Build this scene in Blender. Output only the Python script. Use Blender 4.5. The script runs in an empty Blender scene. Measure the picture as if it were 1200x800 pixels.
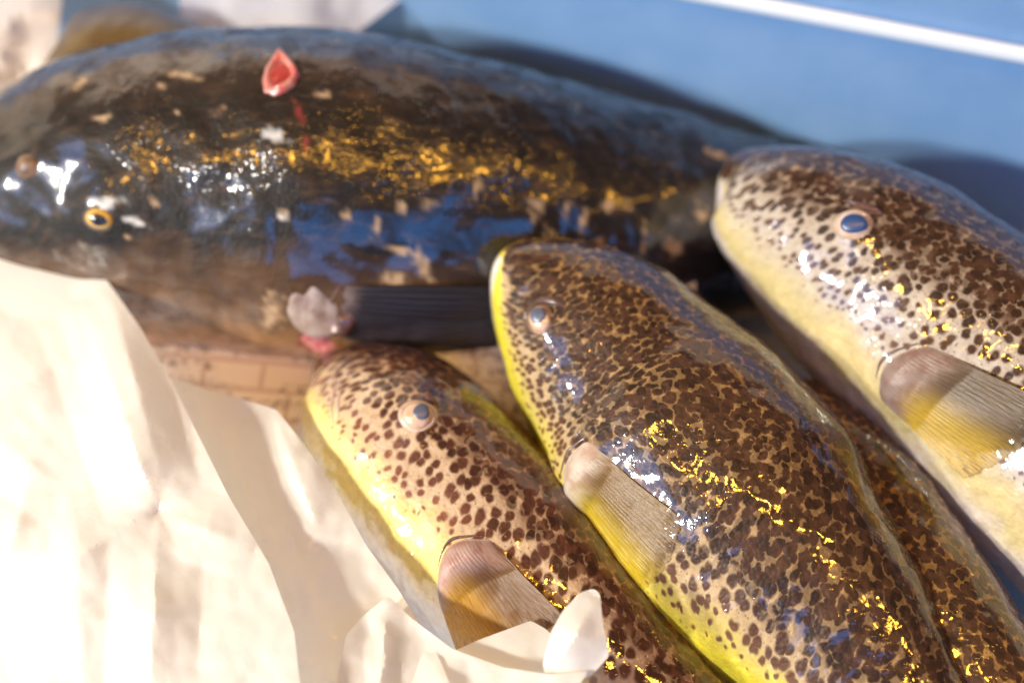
import bpy, math, random
import numpy as np
from mathutils import Vector, noise, geometry
from mathutils.bvhtree import BVHTree
rng = np.random.default_rng(7); random.seed(7)
S = bpy.context.scene
COL = S.collection
R = math.radians

# ------------------------------------------------------------------ camera
PITCH, DIST, LENS = R(52), 0.55, 50.0
TGT = Vector((0, 0, 0.06))
CAM = TGT + DIST * Vector((0, -math.cos(PITCH), math.sin(PITCH)))
cd = bpy.data.cameras.new('camera'); cam = bpy.data.objects.new('camera', cd); COL.objects.link(cam)
cam.location = CAM; cam.rotation_euler = (R(90) - PITCH, 0, 0)
cd.lens = LENS; cd.sensor_width = 36; cd.clip_start = 0.01; cd.clip_end = 50
cd.dof.use_dof = True; cd.dof.focus_distance = 0.472; cd.dof.aperture_fstop = 3.2
S.camera = cam

# ------------------------------------------------------------------ light
Wd = bpy.data.worlds.new('World'); S.world = Wd; Wd.use_nodes = True
bg = Wd.node_tree.nodes['Background']
bg.inputs['Color'].default_value = (0.62, 0.56, 0.60, 1); bg.inputs['Strength'].default_value = 0.025

def area(name, az, el, dist, sx, sy, color, radiance, tgt=(0, 0, 0.05)):
    """Area lamp at azimuth az (0 = behind the photographer, positive to the right), given as radiance."""
    l = bpy.data.lights.new(name, 'AREA'); o = bpy.data.objects.new(name, l); COL.objects.link(o)
    l.shape = 'RECTANGLE'; l.size = sx; l.size_y = sy; l.color = color
    l.energy = radiance * math.pi * sx * sy
    p = Vector((math.sin(R(az)) * math.cos(R(el)), -math.cos(R(az)) * math.cos(R(el)), math.sin(R(el)))) * dist
    o.location = Vector(tgt) + p
    o.rotation_euler = (Vector(tgt) - o.location).to_track_quat('-Z', 'Y').to_euler()
    return o
area('window_light', 18, 30, 1.6, 1.7, 0.72, (0.05, 0.30, 0.88), 2.0)
area('window_light', -58, 30, 1.5, 1.0, 0.70, (0.08, 0.26, 0.80), 2.0)
def lamp_at(name, p, sx, sy, color, radiance):
    v = Vector(p) - Vector((0, 0, 0.05)); h = math.hypot(v.x, v.y)
    return area(name, math.degrees(math.atan2(v.x, -v.y)), math.degrees(math.atan2(v.z, h)), v.length, sx, sy, color, radiance)
for gx in (1.7, 1.1, 0.62, 0.30, 0.0, -0.30, -0.66):
    lamp_at('gold_lamp', (gx, -0.50, 1.45), 0.085, 0.075, (1.0, 0.47, 0.05), 80)
for mp in ((-1.30, -1.05, 1.10), (-1.80, -0.75, 1.05)):  # added key lamps out of view, put in to brighten the plastic bag
    lamp_at('added_key_lamp', mp, 0.12, 0.12, (1.0, 0.95, 0.82), 680)
area('back_light', 176, 32, 1.6, 3.4, 1.0, (1.0, 0.74, 0.54), 0.8)
area('left_light', -138, 24, 1.3, 1.5, 0.7, (1.0, 0.84, 0.62), 0.8, (-0.1, 0, 0.05))
S.view_settings.view_transform = 'Standard'; S.view_settings.look = 'None'
S.view_settings.exposure = 0.42; S.view_settings.gamma = 1
S.cycles.use_denoising = True
S.cycles.max_bounces = 8; S.cycles.sample_clamp_indirect = 6

# ------------------------------------------------------------------ photo geometry helpers (build-time placement)
KX = 36 / LENS / 1200
FW = Vector((0, math.cos(PITCH), -math.sin(PITCH))); RT = Vector((1, 0, 0)); UP = Vector((0, math.sin(PITCH), math.cos(PITCH)))
def ray(x, y): return FW + RT * ((x - 600) * KX) - UP * ((y - 400) * KX)
def at(x, y, z):
    d = ray(x, y); return CAM + d * ((z - CAM.z) / d.z)
def atd(x, y, t): return CAM + ray(x, y) * t
def depth(P): return (Vector(P) - CAM).dot(FW)
def proj(P):
    d = Vector(P) - CAM; t = d.dot(FW)
    return 600 + d.dot(RT) / t / KX, 400 - d.dot(UP) / t / KX

# ------------------------------------------------------------------ node helper
class G:
    def domes(s, P, scale, A, dens, size=0.42):
        v = s.n('TexVoronoi', {'feature': 'F1'}, Vector=P, Scale=scale, Randomness=1.0)
        rc = s.n('SeparateColor', None, Color=v.outputs['Color']).outputs
        q = s.math('DIVIDE', v.outputs['Distance'], s.math('MULTIPLY', s.math('ADD', rc[0], 0.5), size))
        h = s.math('SUBTRACT', 1.0, s.math('MULTIPLY', q, q), clamp=True)
        return s.math('MULTIPLY', s.math('MULTIPLY', h, s.math('LESS_THAN', rc[1], dens)), A)

    def __init__(s, name):
        s.m = bpy.data.materials.new(name); s.m.use_nodes = True; s.t = s.m.node_tree
        s.t.nodes.clear(); s.out = s.t.nodes.new('ShaderNodeOutputMaterial')
    def n(s, typ, props=None, **ins):
        nd = s.t.nodes.new('ShaderNode' + typ)
        for k, v in (props or {}).items(): setattr(nd, k, v)
        for k, v in ins.items():
            k2 = int(k[1:]) if k[0] == '_' else k.replace('_', ' ')
            s.set(nd.inputs[k2], v)
        return nd
    def set(s, sock, v):
        if isinstance(v, bpy.types.NodeSocket): s.t.links.new(v, sock)
        elif isinstance(v, bpy.types.Node): s.t.links.new(v.outputs[0], sock)
        elif isinstance(v, (tuple, list)) and len(v) == 3 and sock.type == 'RGBA': sock.default_value = (*v, 1)
        else: sock.default_value = v
    def math(s, op, a, b=0.0, c=0.0, clamp=False):
        nd = s.t.nodes.new('ShaderNodeMath'); nd.operation = op; nd.use_clamp = clamp
        s.set(nd.inputs[0], a); s.set(nd.inputs[1], b); s.set(nd.inputs[2], c); return nd.outputs[0]
    def vmath(s, op, a, b=(0, 0, 0), sc=None):
        nd = s.t.nodes.new('ShaderNodeVectorMath'); nd.operation = op
        s.set(nd.inputs[0], a); s.set(nd.inputs[1], b)
        if sc is not None: s.set(nd.inputs['Scale'], sc)
        return nd.outputs[0]
    def ramp(s, f, stops, interp='LINEAR'):
        nd = s.t.nodes.new('ShaderNodeValToRGB'); nd.color_ramp.interpolation = interp
        el = nd.color_ramp.elements
        while len(el) < len(stops): el.new(0.5)
        for e, (p, c) in zip(el, stops):
            e.position = p; e.color = (*c, 1) if isinstance(c, (tuple, list)) else (c, c, c, 1)
        s.set(nd.inputs[0], f); return nd.outputs[0]
    def mix(s, f, a, b, blend='MIX'):
        nd = s.t.nodes.new('ShaderNodeMix'); nd.data_type = 'RGBA'; nd.blend_type = blend
        s.set(nd.inputs[0], f); s.set(nd.inputs[6], a); s.set(nd.inputs[7], b); return nd.outputs[2]
    def sstep(s, v, lo, hi):
        nd = s.t.nodes.new('ShaderNodeMapRange'); nd.interpolation_type = 'SMOOTHSTEP'
        s.set(nd.inputs[0], v); s.set(nd.inputs[1], lo); s.set(nd.inputs[2], hi); return nd.outputs[0]
    def noise(s, vec, scale, detail=3, rough=0.55, dist=0.0):
        return s.n('TexNoise', None, Vector=vec, Scale=scale, Detail=detail, Roughness=rough, Distortion=dist).outputs
    def attr(s, name): return s.n('Attribute', {'attribute_name': name}).outputs['Fac']
    def acol(s, name): return s.n('Attribute', {'attribute_name': name}).outputs['Color']
    def bump(s, h, strength, dist, normal=None):
        nd = s.n('Bump', None, Strength=strength, Distance=dist, Height=h)
        if normal is not None: s.set(nd.inputs['Normal'], normal)
        return nd.outputs[0]
    def principled(s, **k):
        b = s.n('BsdfPrincipled', None, **k); s.t.links.new(b.outputs[0], s.out.inputs[0]); return b

def obj(name, verts, faces, mat=None, parent=None, smooth=True):
    me = bpy.data.meshes.new(name); me.from_pydata([tuple(v) for v in verts], [], faces); me.update()
    if smooth: me.polygons.foreach_set('use_smooth', [True] * len(me.polygons))
    if mat: me.materials.append(mat)
    o = bpy.data.objects.new(name, me); COL.objects.link(o)
    if parent: o.parent = parent; o.matrix_parent_inverse = parent.matrix_world.inverted()
    return o
def fattr(o, name, vals):
    a = o.data.attributes.new(name, 'FLOAT', 'POINT'); a.data.foreach_set('value', np.asarray(vals, dtype=np.float32))
def thing(name, label, cat, loc, group=None):
    o = bpy.data.objects.new(name, None); o.empty_display_size = 0.02; COL.objects.link(o); o.location = loc
    bpy.context.view_layer.update()
    o['label'] = label; o['category'] = cat
    if group: o['group'] = group
    return o
def grid_faces(nu, nv, wrap=False):
    f = []
    for i in range(nu - 1):
        for j in range(nv if wrap else nv - 1):
            k = (j + 1) % nv
            f.append((i * nv + j, i * nv + k, (i + 1) * nv + k, (i + 1) * nv + j))
    return f

# ------------------------------------------------------------------ skin materials
def wet(g, col, nrm, coat_n, rough=0.45, ior=1.75, coat=1.0, croug=0.06, **k):
    return g.principled(Base_Color=col, Roughness=rough, Normal=nrm, Coat_Weight=coat, Coat_Roughness=croug,
                        Coat_IOR=ior, Coat_Normal=coat_n, Specular_IOR_Level=0.25, Subsurface_Weight=0.12,
                        Subsurface_Radius=(0.004, 0.002, 0.001), Subsurface_Scale=0.5, **k)

def spotted(name, cell, seed, back=(0.36, 0.20, 0.075), flank=(0.62, 0.50, 0.38), yellow=(0.72, 0.56, 0.045),
            belly=(0.78, 0.72, 0.62), thr=None, dark=(0.020, 0.0085, 0.004), ystart=0.56, ywid=0.15, bk=0.33, spark=1.0, snout=0.0):
    g = G(name)
    uv = g.n('UVMap', {'uv_map': 'skin'}).outputs[0]
    dors = g.attr('dors'); al = g.attr('along')
    uvs = g.vmath('ADD', uv, (seed * 1.37, seed * 0.71, 0))
    w1 = g.noise(uvs, 160, 2)[1]
    uvw = g.vmath('ADD', uvs, g.vmath('SCALE', g.vmath('SUBTRACT', w1, (0.5, 0.5, 0.5)), sc=0.0034))
    w2 = g.noise(uvs, 700, 2)[1]
    uvw = g.vmath('ADD', uvw, g.vmath('SCALE', g.vmath('SUBTRACT', w2, (0.5, 0.5, 0.5)), sc=0.0004))
    dn = g.math('ADD', dors, g.math('MULTIPLY', g.math('SUBTRACT', g.noise(uvs, 45, 3)[0], 0.5), 0.16))
    vor = g.n('TexVoronoi', {'voronoi_dimensions': '2D', 'feature': 'F1'}, Vector=uvw, Scale=1 / cell, Randomness=0.82)
    rnd = g.n('SeparateColor', None, Color=vor.outputs['Color']).outputs
    fac = g.math('ADD', g.math('MULTIPLY', rnd[0], 0.40), 0.80)
    d = g.math('DIVIDE', vor.outputs['Distance'], fac)
    T = g.ramp(dn, thr or [(0.0, .60), (0.22, .57), (0.36, .47), (0.47, .36), (0.56, .27), (0.63, .12), (0.68, 0.0)])
    T = g.math('ADD', T, g.math('MULTIPLY', g.math('SUBTRACT', g.noise(uvs, 90, 2)[0], 0.5), 0.16))
    m = g.math('SUBTRACT', 1.0, g.sstep(g.math('SUBTRACT', d, T), -0.13, 0.12))
    m = g.math('MULTIPLY', m, g.sstep(T, 0.05, 0.13))
    # the back: finer spots running together
    v3 = g.n('TexVoronoi', {'voronoi_dimensions': '2D', 'feature': 'F1'}, Vector=g.vmath('ADD', g.vmath('ADD', uvw, (0.513, 0.377, 0.0)), g.vmath('SCALE', g.vmath('SUBTRACT', g.noise(uvs, 420, 2)[1], (0.5, 0.5, 0.5)), sc=0.0022)), Scale=1.42 / cell, Randomness=1.0)
    r3 = g.n('SeparateColor', None, Color=v3.outputs['Color']).outputs
    t3 = g.math('ADD', g.math('ADD', 0.55, g.math('MULTIPLY', r3[0], 0.14)), g.math('MULTIPLY', g.math('SUBTRACT', g.noise(uvs, 65, 3)[0], 0.5), 0.45))
    mb = g.math('SUBTRACT', 1.0, g.sstep(g.math('SUBTRACT', v3.outputs['Distance'], t3), -0.10, 0.10))
    m = g.mix(g.sstep(dn, bk + 0.06, bk - 0.06), m, g.math('MAXIMUM', mb, g.math('MULTIPLY', m, 0.5)))
    # tiny satellite dots
    v2 = g.n('TexVoronoi', {'voronoi_dimensions': '2D', 'feature': 'F1'}, Vector=uvw, Scale=2.9 / cell, Randomness=1.0)
    r2 = g.n('SeparateColor', None, Color=v2.outputs['Color']).outputs[1]
    s2 = g.math('MULTIPLY', g.math('SUBTRACT', 1.0, g.sstep(v2.outputs['Distance'], 0.10, 0.26)), g.math('GREATER_THAN', r2, 0.66))
    s2 = g.math('MULTIPLY', s2, g.math('SUBTRACT', 1.0, g.sstep(dn, 0.46, 0.56)))
    m = g.math('MAXIMUM', m, g.math('MULTIPLY', s2, 0.6))
    base = g.ramp(dn, [(0.0, back), (0.25, tuple(0.6 * a + 0.4 * b for a, b in zip(back, flank))), (0.42, flank), (ystart - 0.06, flank),
                       (ystart + 0.06, yellow), (ystart + ywid, yellow), (ystart + ywid + 0.09, belly), (1.0, belly)])
    base = g.mix(0.55, base, g.ramp(g.noise(uvs, 260, 4)[0], [(0.3, (0.62, 0.52, 0.44)), (0.7, (1.0, 1.0, 1.0))]), 'MULTIPLY')
    dk = g.mix(rnd[1], dark, tuple(c * 2.6 for c in dark))
    dk = g.mix(g.sstep(dn, 0.38, 0.58), dk, tuple(min(1, c * 7.5) for c in dark))
    dk = g.mix(g.math('MULTIPLY', g.sstep(g.math('SUBTRACT', d, T), -0.20, 0.02), 0.5), dk, tuple(c * 4.5 for c in dark))
    col = g.mix(m, base, dk)
    # skin relief: prickles and slime film
    P = g.n('NewGeometry').outputs['Position']
    pr = g.n('TexVoronoi', {'feature': 'F1'}, Vector=P, Scale=620, Randomness=1.0).outputs['Distance']
    mid = g.noise(P, 150, 4)[0]
    nb = g.bump(g.math('ADD', g.math('MULTIPLY', mid, 0.8), g.math('MULTIPLY', pr, -0.35)), 0.5, 0.0012)
    film = g.math('ADD', g.math('MULTIPLY', g.noise(P, 85, 2, 0.5)[0], 0.0005),
                  g.math('ADD', g.math('MULTIPLY', g.noise(P, 330, 2)[0], 0.00007), g.domes(P, 520, g.math('MULTIPLY', g.sstep(g.noise(P, 60, 2)[0], 0.42, 0.58), 0.00010 * spark), 0.5)))
    cn = g.bump(film, 1.0, 1.0)
    wet(g, col, nb, cn, rough=0.5, ior=1.66)
    return g.m

def dark_skin():
    g = G('dark_wet_skin')
    uv = g.n('UVMap', {'uv_map': 'skin'}).outputs[0]
    dors = g.attr('dors'); P = g.n('NewGeometry').outputs['Position']
    dn = g.math('ADD', dors, g.math('MULTIPLY', g.math('SUBTRACT', g.noise(uv, 40, 4)[0], 0.5), 0.14))
    base = g.ramp(dn, [(0.0, (0.040, 0.023, 0.015)), (0.12, (0.014, 0.009, 0.006)), (0.33, (0.006, 0.0045, 0.004)), (0.38, (0.060, 0.030, 0.013)), (0.50, (0.125, 0.060, 0.023)),
                       (0.57, (0.34, 0.17, 0.07)), (0.63, (0.62, 0.38, 0.26)), (0.75, (0.7, 0.58, 0.5))])
    base = g.mix(g.math('MULTIPLY', g.sstep(g.attr('along'), 0.40, 0.52), g.sstep(dn, 0.70, 0.60)), base, (0.010, 0.007, 0.006))
    st = g.vmath('MULTIPLY', uv, (0.35, 1.0, 1.0))
    sm = g.noise(st, 240, 5, 0.65, 0.4)[0]
    base = g.mix(g.ramp(sm, [(0.52, 0.0), (0.72, 0.7)]), base, (0.085, 0.046, 0.024))
    base = g.mix(0.6, base, g.ramp(g.noise(uv, 90, 5, 0.6)[0], [(0.3, (0.35, 0.35, 0.35)), (0.65, (1.25, 1.2, 1.1))]), 'MULTIPLY')
    tan = g.attr('tan'); white = g.attr('white'); blood = g.attr('blood')
    base = g.mix(tan, base, (0.42, 0.29, 0.17)); base = g.mix(white, base, (0.62, 0.62, 0.60)); base = g.mix(blood, base, (0.20, 0.03, 0.025))
    pr = g.n('TexVoronoi', {'feature': 'F1'}, Vector=P, Scale=700, Randomness=1.0).outputs['Distance']
    nb = g.bump(g.math('ADD', sm, g.math('MULTIPLY', pr, -0.3)), 0.5, 0.0012)
    gate = g.math('ADD', g.math('MULTIPLY', g.sstep(g.noise(P, 42, 3)[0], 0.40, 0.55), 0.10), g.math('MULTIPLY', g.sstep(dors, 0.285, 0.235), g.math('ADD', 0.25, g.math('MULTIPLY', g.sstep(g.noise(P, 30, 2)[0], 0.40, 0.55), 0.8))))
    film = g.math('ADD', g.math('MULTIPLY', g.noise(P, 55, 2, 0.5)[0], 0.0004),
                  g.math('ADD', g.math('MULTIPLY', g.noise(P, 260, 3)[0], 0.00009), g.domes(P, 460, g.math('MULTIPLY', g.math('MULTIPLY', gate, g.sstep(g.attr('along'), 0.19, 0.25)), 0.00016), 0.93, 0.55)))
    cn = g.bump(film, 1.0, 1.0)
    coat = g.math('SUBTRACT', 1.0, g.math('MULTIPLY', g.math('ADD', tan, white, clamp=True), 0.85), clamp=True)
    coat = g.math('MULTIPLY', coat, g.math('ADD', 0.35, g.math('MULTIPLY', g.sstep(g.noise(P, 75, 5, 0.65, 0.5)[0], 0.36, 0.56), 0.65)))
    wet(g, base, nb, cn, rough=0.55, coat=coat, ior=1.75, croug=0.13)
    return g.m

def simple(name, col, rough=0.4, coat=0.0, sss=0.0, nscale=0, nstr=0.3, ndist=0.001, var=None, vscale=200, trans=0.0, croug=0.05):
    g = G(name); P = g.n('NewGeometry').outputs['Position']
    c = col
    if var: c = g.mix(g.ramp(g.noise(P, vscale, 4)[0], [(0.35, 0.0), (0.65, 1.0)]), col, var)
    k = dict(Base_Color=c, Roughness=rough, Coat_Weight=coat, Coat_Roughness=croug)
    if sss: k.update(Subsurface_Weight=sss, Subsurface_Radius=(0.01, 0.006, 0.004), Subsurface_Scale=0.5)
    if nscale:
        nb = g.bump(g.noise(P, nscale, 4)[0], nstr, ndist); k['Normal'] = nb; k['Coat_Normal'] = nb
    g.principled(**k)
    return g.m

def fin_mat(name, top, low, flesh=(0.60, 0.47, 0.42), fl=0.30):
    g = G(name); ac = g.attr('across'); ou = g.attr('out'); rayv = g.attr('ray')
    uv = g.n('CombineXYZ', None, X=ac, Y=g.math('MULTIPLY', ou, 0.10)).outputs[0]
    st = g.noise(uv, 80, 4, 0.6)[0]
    c = g.mix(g.sstep(g.math('ADD', ac, g.math('MULTIPLY', g.math('SUBTRACT', st, 0.5), 0.35)), 0.30, 0.72), top, low)
    c = g.mix(g.math('MULTIPLY', g.sstep(st, 0.45, 0.7), 0.55), c, tuple(x * 0.35 for x in top))
    c = g.mix(g.math('MULTIPLY', rayv, 0.18), c, tuple(min(1, x * 1.8 + 0.05) for x in top))
    P = g.n('NewGeometry').outputs['Position']
    fz = g.math('ADD', ou, g.math('ADD', g.math('MULTIPLY', g.math('SUBTRACT', st, 0.5), 0.25), g.math('MULTIPLY', g.math('SUBTRACT', g.noise(P, 120, 3)[0], 0.5), 0.18)))
    fc_ = g.mix(g.sstep(g.noise(P, 170, 4)[0], 0.40, 0.62), flesh, tuple(x * y for x, y in zip(flesh, (0.85, 0.70, 0.64))))
    c = g.mix(g.sstep(fz, fl - 0.12, fl + 0.14), fc_, c)
    nb = g.bump(st, 0.35, 0.0008)
    pb = g.n('BsdfPrincipled', None, Base_Color=c, Roughness=0.4, Coat_Weight=0.3, Coat_Roughness=0.25, Coat_IOR=1.5, Normal=nb, Coat_Normal=nb)
    tr = g.n('BsdfTranslucent', None, Color=c)
    mx = g.n('MixShader', None, _0=0.30, _1=pb.outputs[0], _2=tr.outputs[0])
    clear = g.math('MULTIPLY', g.sstep(g.math('ADD', ou, g.math('MULTIPLY', g.math('SUBTRACT', st, 0.5), 0.5)), 0.82, 1.06), 0.8)
    clear = g.math('MAXIMUM', clear, g.math('MULTIPLY', g.sstep(g.math('MULTIPLY', ou, g.math('SUBTRACT', 1.0, rayv)), 0.45, 1.0), 0.2))
    mx = g.n('MixShader', None, _0=clear, _1=mx.outputs[0], _2=g.n('BsdfTransparent').outputs[0])
    g.t.links.new(mx.outputs[0], g.out.inputs[0])
    return g.m

# ------------------------------------------------------------------ fish bodies
def pchip(x, y, xs):
    h = np.diff(x); dl = np.diff(y) / h; m = np.zeros(len(x))
    for i in range(1, len(x) - 1):
        if dl[i - 1] * dl[i] > 0:
            w1 = 2 * h[i] + h[i - 1]; w2 = h[i] + 2 * h[i - 1]
            m[i] = (w1 + w2) / (w1 / dl[i - 1] + w2 / dl[i])
    m[0] = dl[0]; m[-1] = dl[-1]
    k = np.clip(np.searchsorted(x, xs) - 1, 0, len(x) - 2); t = (xs - x[k]) / h[k]
    return ((2*t**3 - 3*t**2 + 1) * y[k] + (t**3 - 2*t**2 + t) * h[k] * m[k] + (-2*t**3 + 3*t**2) * y[k+1] + (t**3 - t**2) * h[k] * m[k+1])
def spline(x, Y, xs):
    n = len(x); M = np.zeros_like(Y)
    for i in range(n):
        a, b = max(0, i - 1), min(n - 1, i + 1); M[i] = (Y[b] - Y[a]) / (x[b] - x[a])
    k = np.clip(np.searchsorted(x, xs) - 1, 0, n - 2); h = (x[k+1] - x[k]); t = ((xs - x[k]) / h)[:, None]; h = h[:, None]
    return ((2*t**3 - 3*t**2 + 1) * Y[k] + (t**3 - 2*t**2 + t) * h * M[k] + (-2*t**3 + 3*t**2) * Y[k+1] + (t**3 - t**2) * h * M[k+1])

def fish_body(tip, st, zs, end, ze, phid, kd=0.92, NS=260, NR=170, lump=0.0014, bulges=(), seed=0):
    """tip/end pixel points, st = [(A, B)] silhouette pairs, zs = height of the spine at each."""
    pts = [at(*tip, zs[0])]; rad = [0.0]; wd = []
    for (A, B), z in zip(st, zs[1:]):
        m = ((A[0] + B[0]) / 2, (A[1] + B[1]) / 2); c = at(*m, z); t = depth(c)
        pts.append(c); rad.append(math.hypot(A[0] - B[0], A[1] - B[1]) / 2 * KX * t)
    pts.append(at(*end, ze)); rad.append(0.006)
    pts = np.array([tuple(p) for p in pts]); rad = np.array(rad)
    x = np.concatenate([[0], np.cumsum(np.linalg.norm(np.diff(pts, axis=0), axis=1))]); L = x[-1]
    v = np.linspace(0, 1, NS); s = L * (0.30 * v ** 2.2 + 0.70 * v)
    s = L * np.where(v < 0.25, 0.16 * (v / 0.25) ** 2, 0.16 + 0.84 * (v - 0.25) / 0.75)
    c = spline(x, pts, s); r = np.sqrt(np.maximum(pchip(x, rad ** 2, s), 1e-9))
    tg = np.gradient(c, axis=0); tg = np.array([np.convolve(np.pad(tg[:, i], 8, mode='edge'), np.ones(17) / 17, 'valid') for i in range(3)]).T
    tg /= np.linalg.norm(tg, axis=1)[:, None]
    view = c - np.array(CAM); view /= np.linalg.norm(view, axis=1)[:, None]
    w = np.cross(tg, view); w /= np.linalg.norm(w, axis=1)[:, None]
    A0, B0 = st[len(st) // 2]; mid = len(s) // 2
    wpx = np.array(RT) * (B0[0] - A0[0]) - np.array(UP) * (B0[1] - A0[1])
    if w[mid] @ wpx < 0: w = -w
    n = np.cross(w, tg); n = np.where((np.sum(n * view, axis=1) > 0)[:, None], -n, n)
    ph = np.arange(NR) / NR * 2 * np.pi
    # slight superellipse for a fleshy section
    cs, sn = np.cos(ph), np.sin(ph)
    ex = 0.92; cs = np.sign(cs) * np.abs(cs) ** ex; sn = np.sign(sn) * np.abs(sn) ** ex
    V = c[:, None] + r[:, None, None] * (cs[None, :, None] * w[:, None] + kd * sn[None, :, None] * n[:, None])
    radial = cs[None, :, None] * w[:, None] + sn[None, :, None] * n[:, None]
    pd = np.interp(s / L, [p[0] for p in phid], [R(p[1]) for p in phid]) if isinstance(phid, (list, tuple)) else np.full(NS, R(phid))
    dphi = (ph[None, :] - pd[:, None] + np.pi) % (2 * np.pi) - np.pi
    dors = np.abs(dphi) / np.pi
    V = V.reshape(-1, 3); radial = radial.reshape(-1, 3); rr = np.repeat(r, NR)
    env = np.clip(rr / 0.03, 0, 1)
    for i in range(len(V)):
        p = Vector(V[i]) * 32 + Vector((seed, 0, 0))
        V[i] += radial[i] * env[i] * lump * (noise.noise(p) + 0.5 * noise.noise(p * 2.3) + 0.22 * noise.noise(p * 6.0))
    d = V - np.array(CAM); t = d @ np.array(FW)
    px = np.stack([600 + d @ np.array(RT) / t / KX, 400 - d @ np.array(UP) / t / KX], 1)
    front = np.sum(radial * -d, axis=1) > 0
    for (bx, by, br, amp) in bulges:
        q = np.exp(-((px[:, 0] - bx) ** 2 + (px[:, 1] - by) ** 2) / br ** 2) * front
        V += radial * (q * amp)[:, None]
    F = grid_faces(NS, NR, True)
    F.append(tuple(range(NR))[::-1]); F.append(tuple(range((NS - 1) * NR, NS * NR)))
    return dict(V=V, F=F, s=np.repeat(s, NR), dphi=dphi.reshape(-1), dors=dors.reshape(-1), r=rr, px=px, front=front,
                c=c, w=w, n=n, tg=tg, rad=r, L=L)

def finish_body(fb, mat, parent, grow=(1.0, 1.0)):
    o = obj('body', fb['V'], fb['F'], mat, parent)
    me = o.data
    fattr(o, 'dors', fb['dors']); fattr(o, 'along', fb['s'] / fb['L'])
    uvl = me.uv_layers.new(name='skin')
    li = np.empty(len(me.loops), dtype=np.int32); me.loops.foreach_get('vertex_index', li)
    rs = np.maximum(fb['r'], 0.5 * fb['r'].max() * (1 - np.exp(-fb['s'] / 0.03)))
    NRr = len(fb['s']) // len(fb['c']); s1 = fb['s'][::NRr]; gs = np.interp(s1 / fb['L'], [0, 0.15, 0.6, 1], [grow[0], grow[0], grow[1], grow[1]])
    u1 = np.concatenate([[0], np.cumsum(np.diff(s1) / gs[1:])])
    uv = np.stack([np.repeat(u1, NRr), fb['dphi'] * rs / np.repeat(gs, NRr)], 1)[li]
    uvl.data.foreach_set('uv', uv.astype(np.float32).ravel())
    fb['bvh'] = BVHTree.FromPolygons([tuple(v) for v in fb['V']], fb['F'])
    fb['obj'] = o; fb['root'] = parent
    return o

def hit(fb, x, y):
    loc, nrm, idx, dist = fb['bvh'].ray_cast(CAM, ray(x, y).normalized())
    if loc is None:
        c = np.mean(fb['c'], axis=0); best = None
        for t in np.linspace(0.42, 0.75, 60):
            q = fb['bvh'].find_nearest(atd(x, y, t))
            if best is None or q[3] < best[3]: best = q
        loc, nrm = best[0], best[1]
    if nrm.dot(CAM - loc) < 0: nrm = -nrm
    return loc, nrm

def lathe(profile, frame, mat, name, parent, seg=40, sx=1.0, sy=1.0, wob=0.0, seed=0):
    o, X, Y, Z = frame; vs = []; n = len(profile)
    for i, (r, h) in enumerate(profile):
        for j in range(seg):
            a = 2 * math.pi * j / seg; q = 1 + wob * math.sin(2 * a + seed) + wob * 0.6 * math.sin(3 * a + 2 * seed)
            vs.append(o + X * (r * q * sx * math.cos(a)) + Y * (r * q * sy * math.sin(a)) + Z * h)
    f = grid_faces(n, seg, True); f.append(tuple(range((n - 1) * seg, n * seg)))
    return obj(name, vs, f, mat, parent)

M = {}
M['pupil_grey'] = simple('cloudy_pupil', (0.070, 0.085, 0.13), 0.35, 0.2, croug=0.25)
M['pupil_blue_reflection'] = simple('blue_reflection_pupil', (0.015, 0.05, 0.15), 0.35, 0.3, croug=0.2)  # blue window reflection put into the pupil's base colour
M['pupil_dark'] = simple('dark_pupil', (0.020, 0.017, 0.022), 0.2, 1.0)
M['iris_pink'] = simple('pinkish_iris', (0.50, 0.30, 0.17), 0.3, 0.8, 0.2, 500, 0.2, 0.0004, (0.60, 0.42, 0.32), 300)
M['iris_pale'] = simple('pale_iris', (0.66, 0.42, 0.30), 0.3, 0.8, 0.2, 500, 0.2, 0.0004, (0.72, 0.56, 0.48), 300)
M['iris_gold'] = simple('gold_iris', (0.62, 0.40, 0.08), 0.3, 0.8, 0.1, 500, 0.2, 0.0004, (0.50, 0.28, 0.06), 300)
M['lid_tan'] = simple('eyelid_tan', (0.30, 0.19, 0.12), 0.4, 1.0, 0.1, 700, 0.5, 0.0006, (0.16, 0.08, 0.04), 260)
M['lid_pale'] = simple('eyelid_pale', (0.52, 0.40, 0.32), 0.4, 1.0, 0.1, 700, 0.4, 0.0006, (0.40, 0.27, 0.18), 260)
M['lid_dark'] = simple('eyelid_dark', (0.06, 0.04, 0.03), 0.4, 1.0, 0.1, 700, 0.5, 0.0006, (0.10, 0.06, 0.035), 260)
M['flesh'] = simple('pale_fin_flesh', (0.50, 0.40, 0.37), 0.4, 1.0, 0.3, 420, 0.5, 0.0012, (0.50, 0.33, 0.28), 180)
M['flesh_grey'] = simple('grey_fin_flesh', (0.40, 0.33, 0.29), 0.4, 1.0, 0.3, 420, 0.5, 0.0012, (0.25, 0.17, 0.13), 180)
M['slit'] = simple('gill_slit_dark', (0.05, 0.022, 0.016), 0.4, 0.8, 0, 500, 0.4, 0.0006, (0.12, 0.05, 0.035), 300)
M['wound'] = simple('wound_flesh', (0.50, 0.22, 0.18), 0.35, 1.0, 0.3, 300, 0.5, 0.002, (0.55, 0.10, 0.08), 160)
M['wound_red'] = simple('raw_wound', (0.42, 0.045, 0.03), 0.35, 1.0, 0.2, 300, 0.5, 0.002, (0.25, 0.02, 0.02), 160)
M['red_sore'] = simple('red_sore', (0.45, 0.10, 0.10), 0.4, 1.0, 0.2, 300, 0.5, 0.002, (0.55, 0.28, 0.25), 180)
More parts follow.
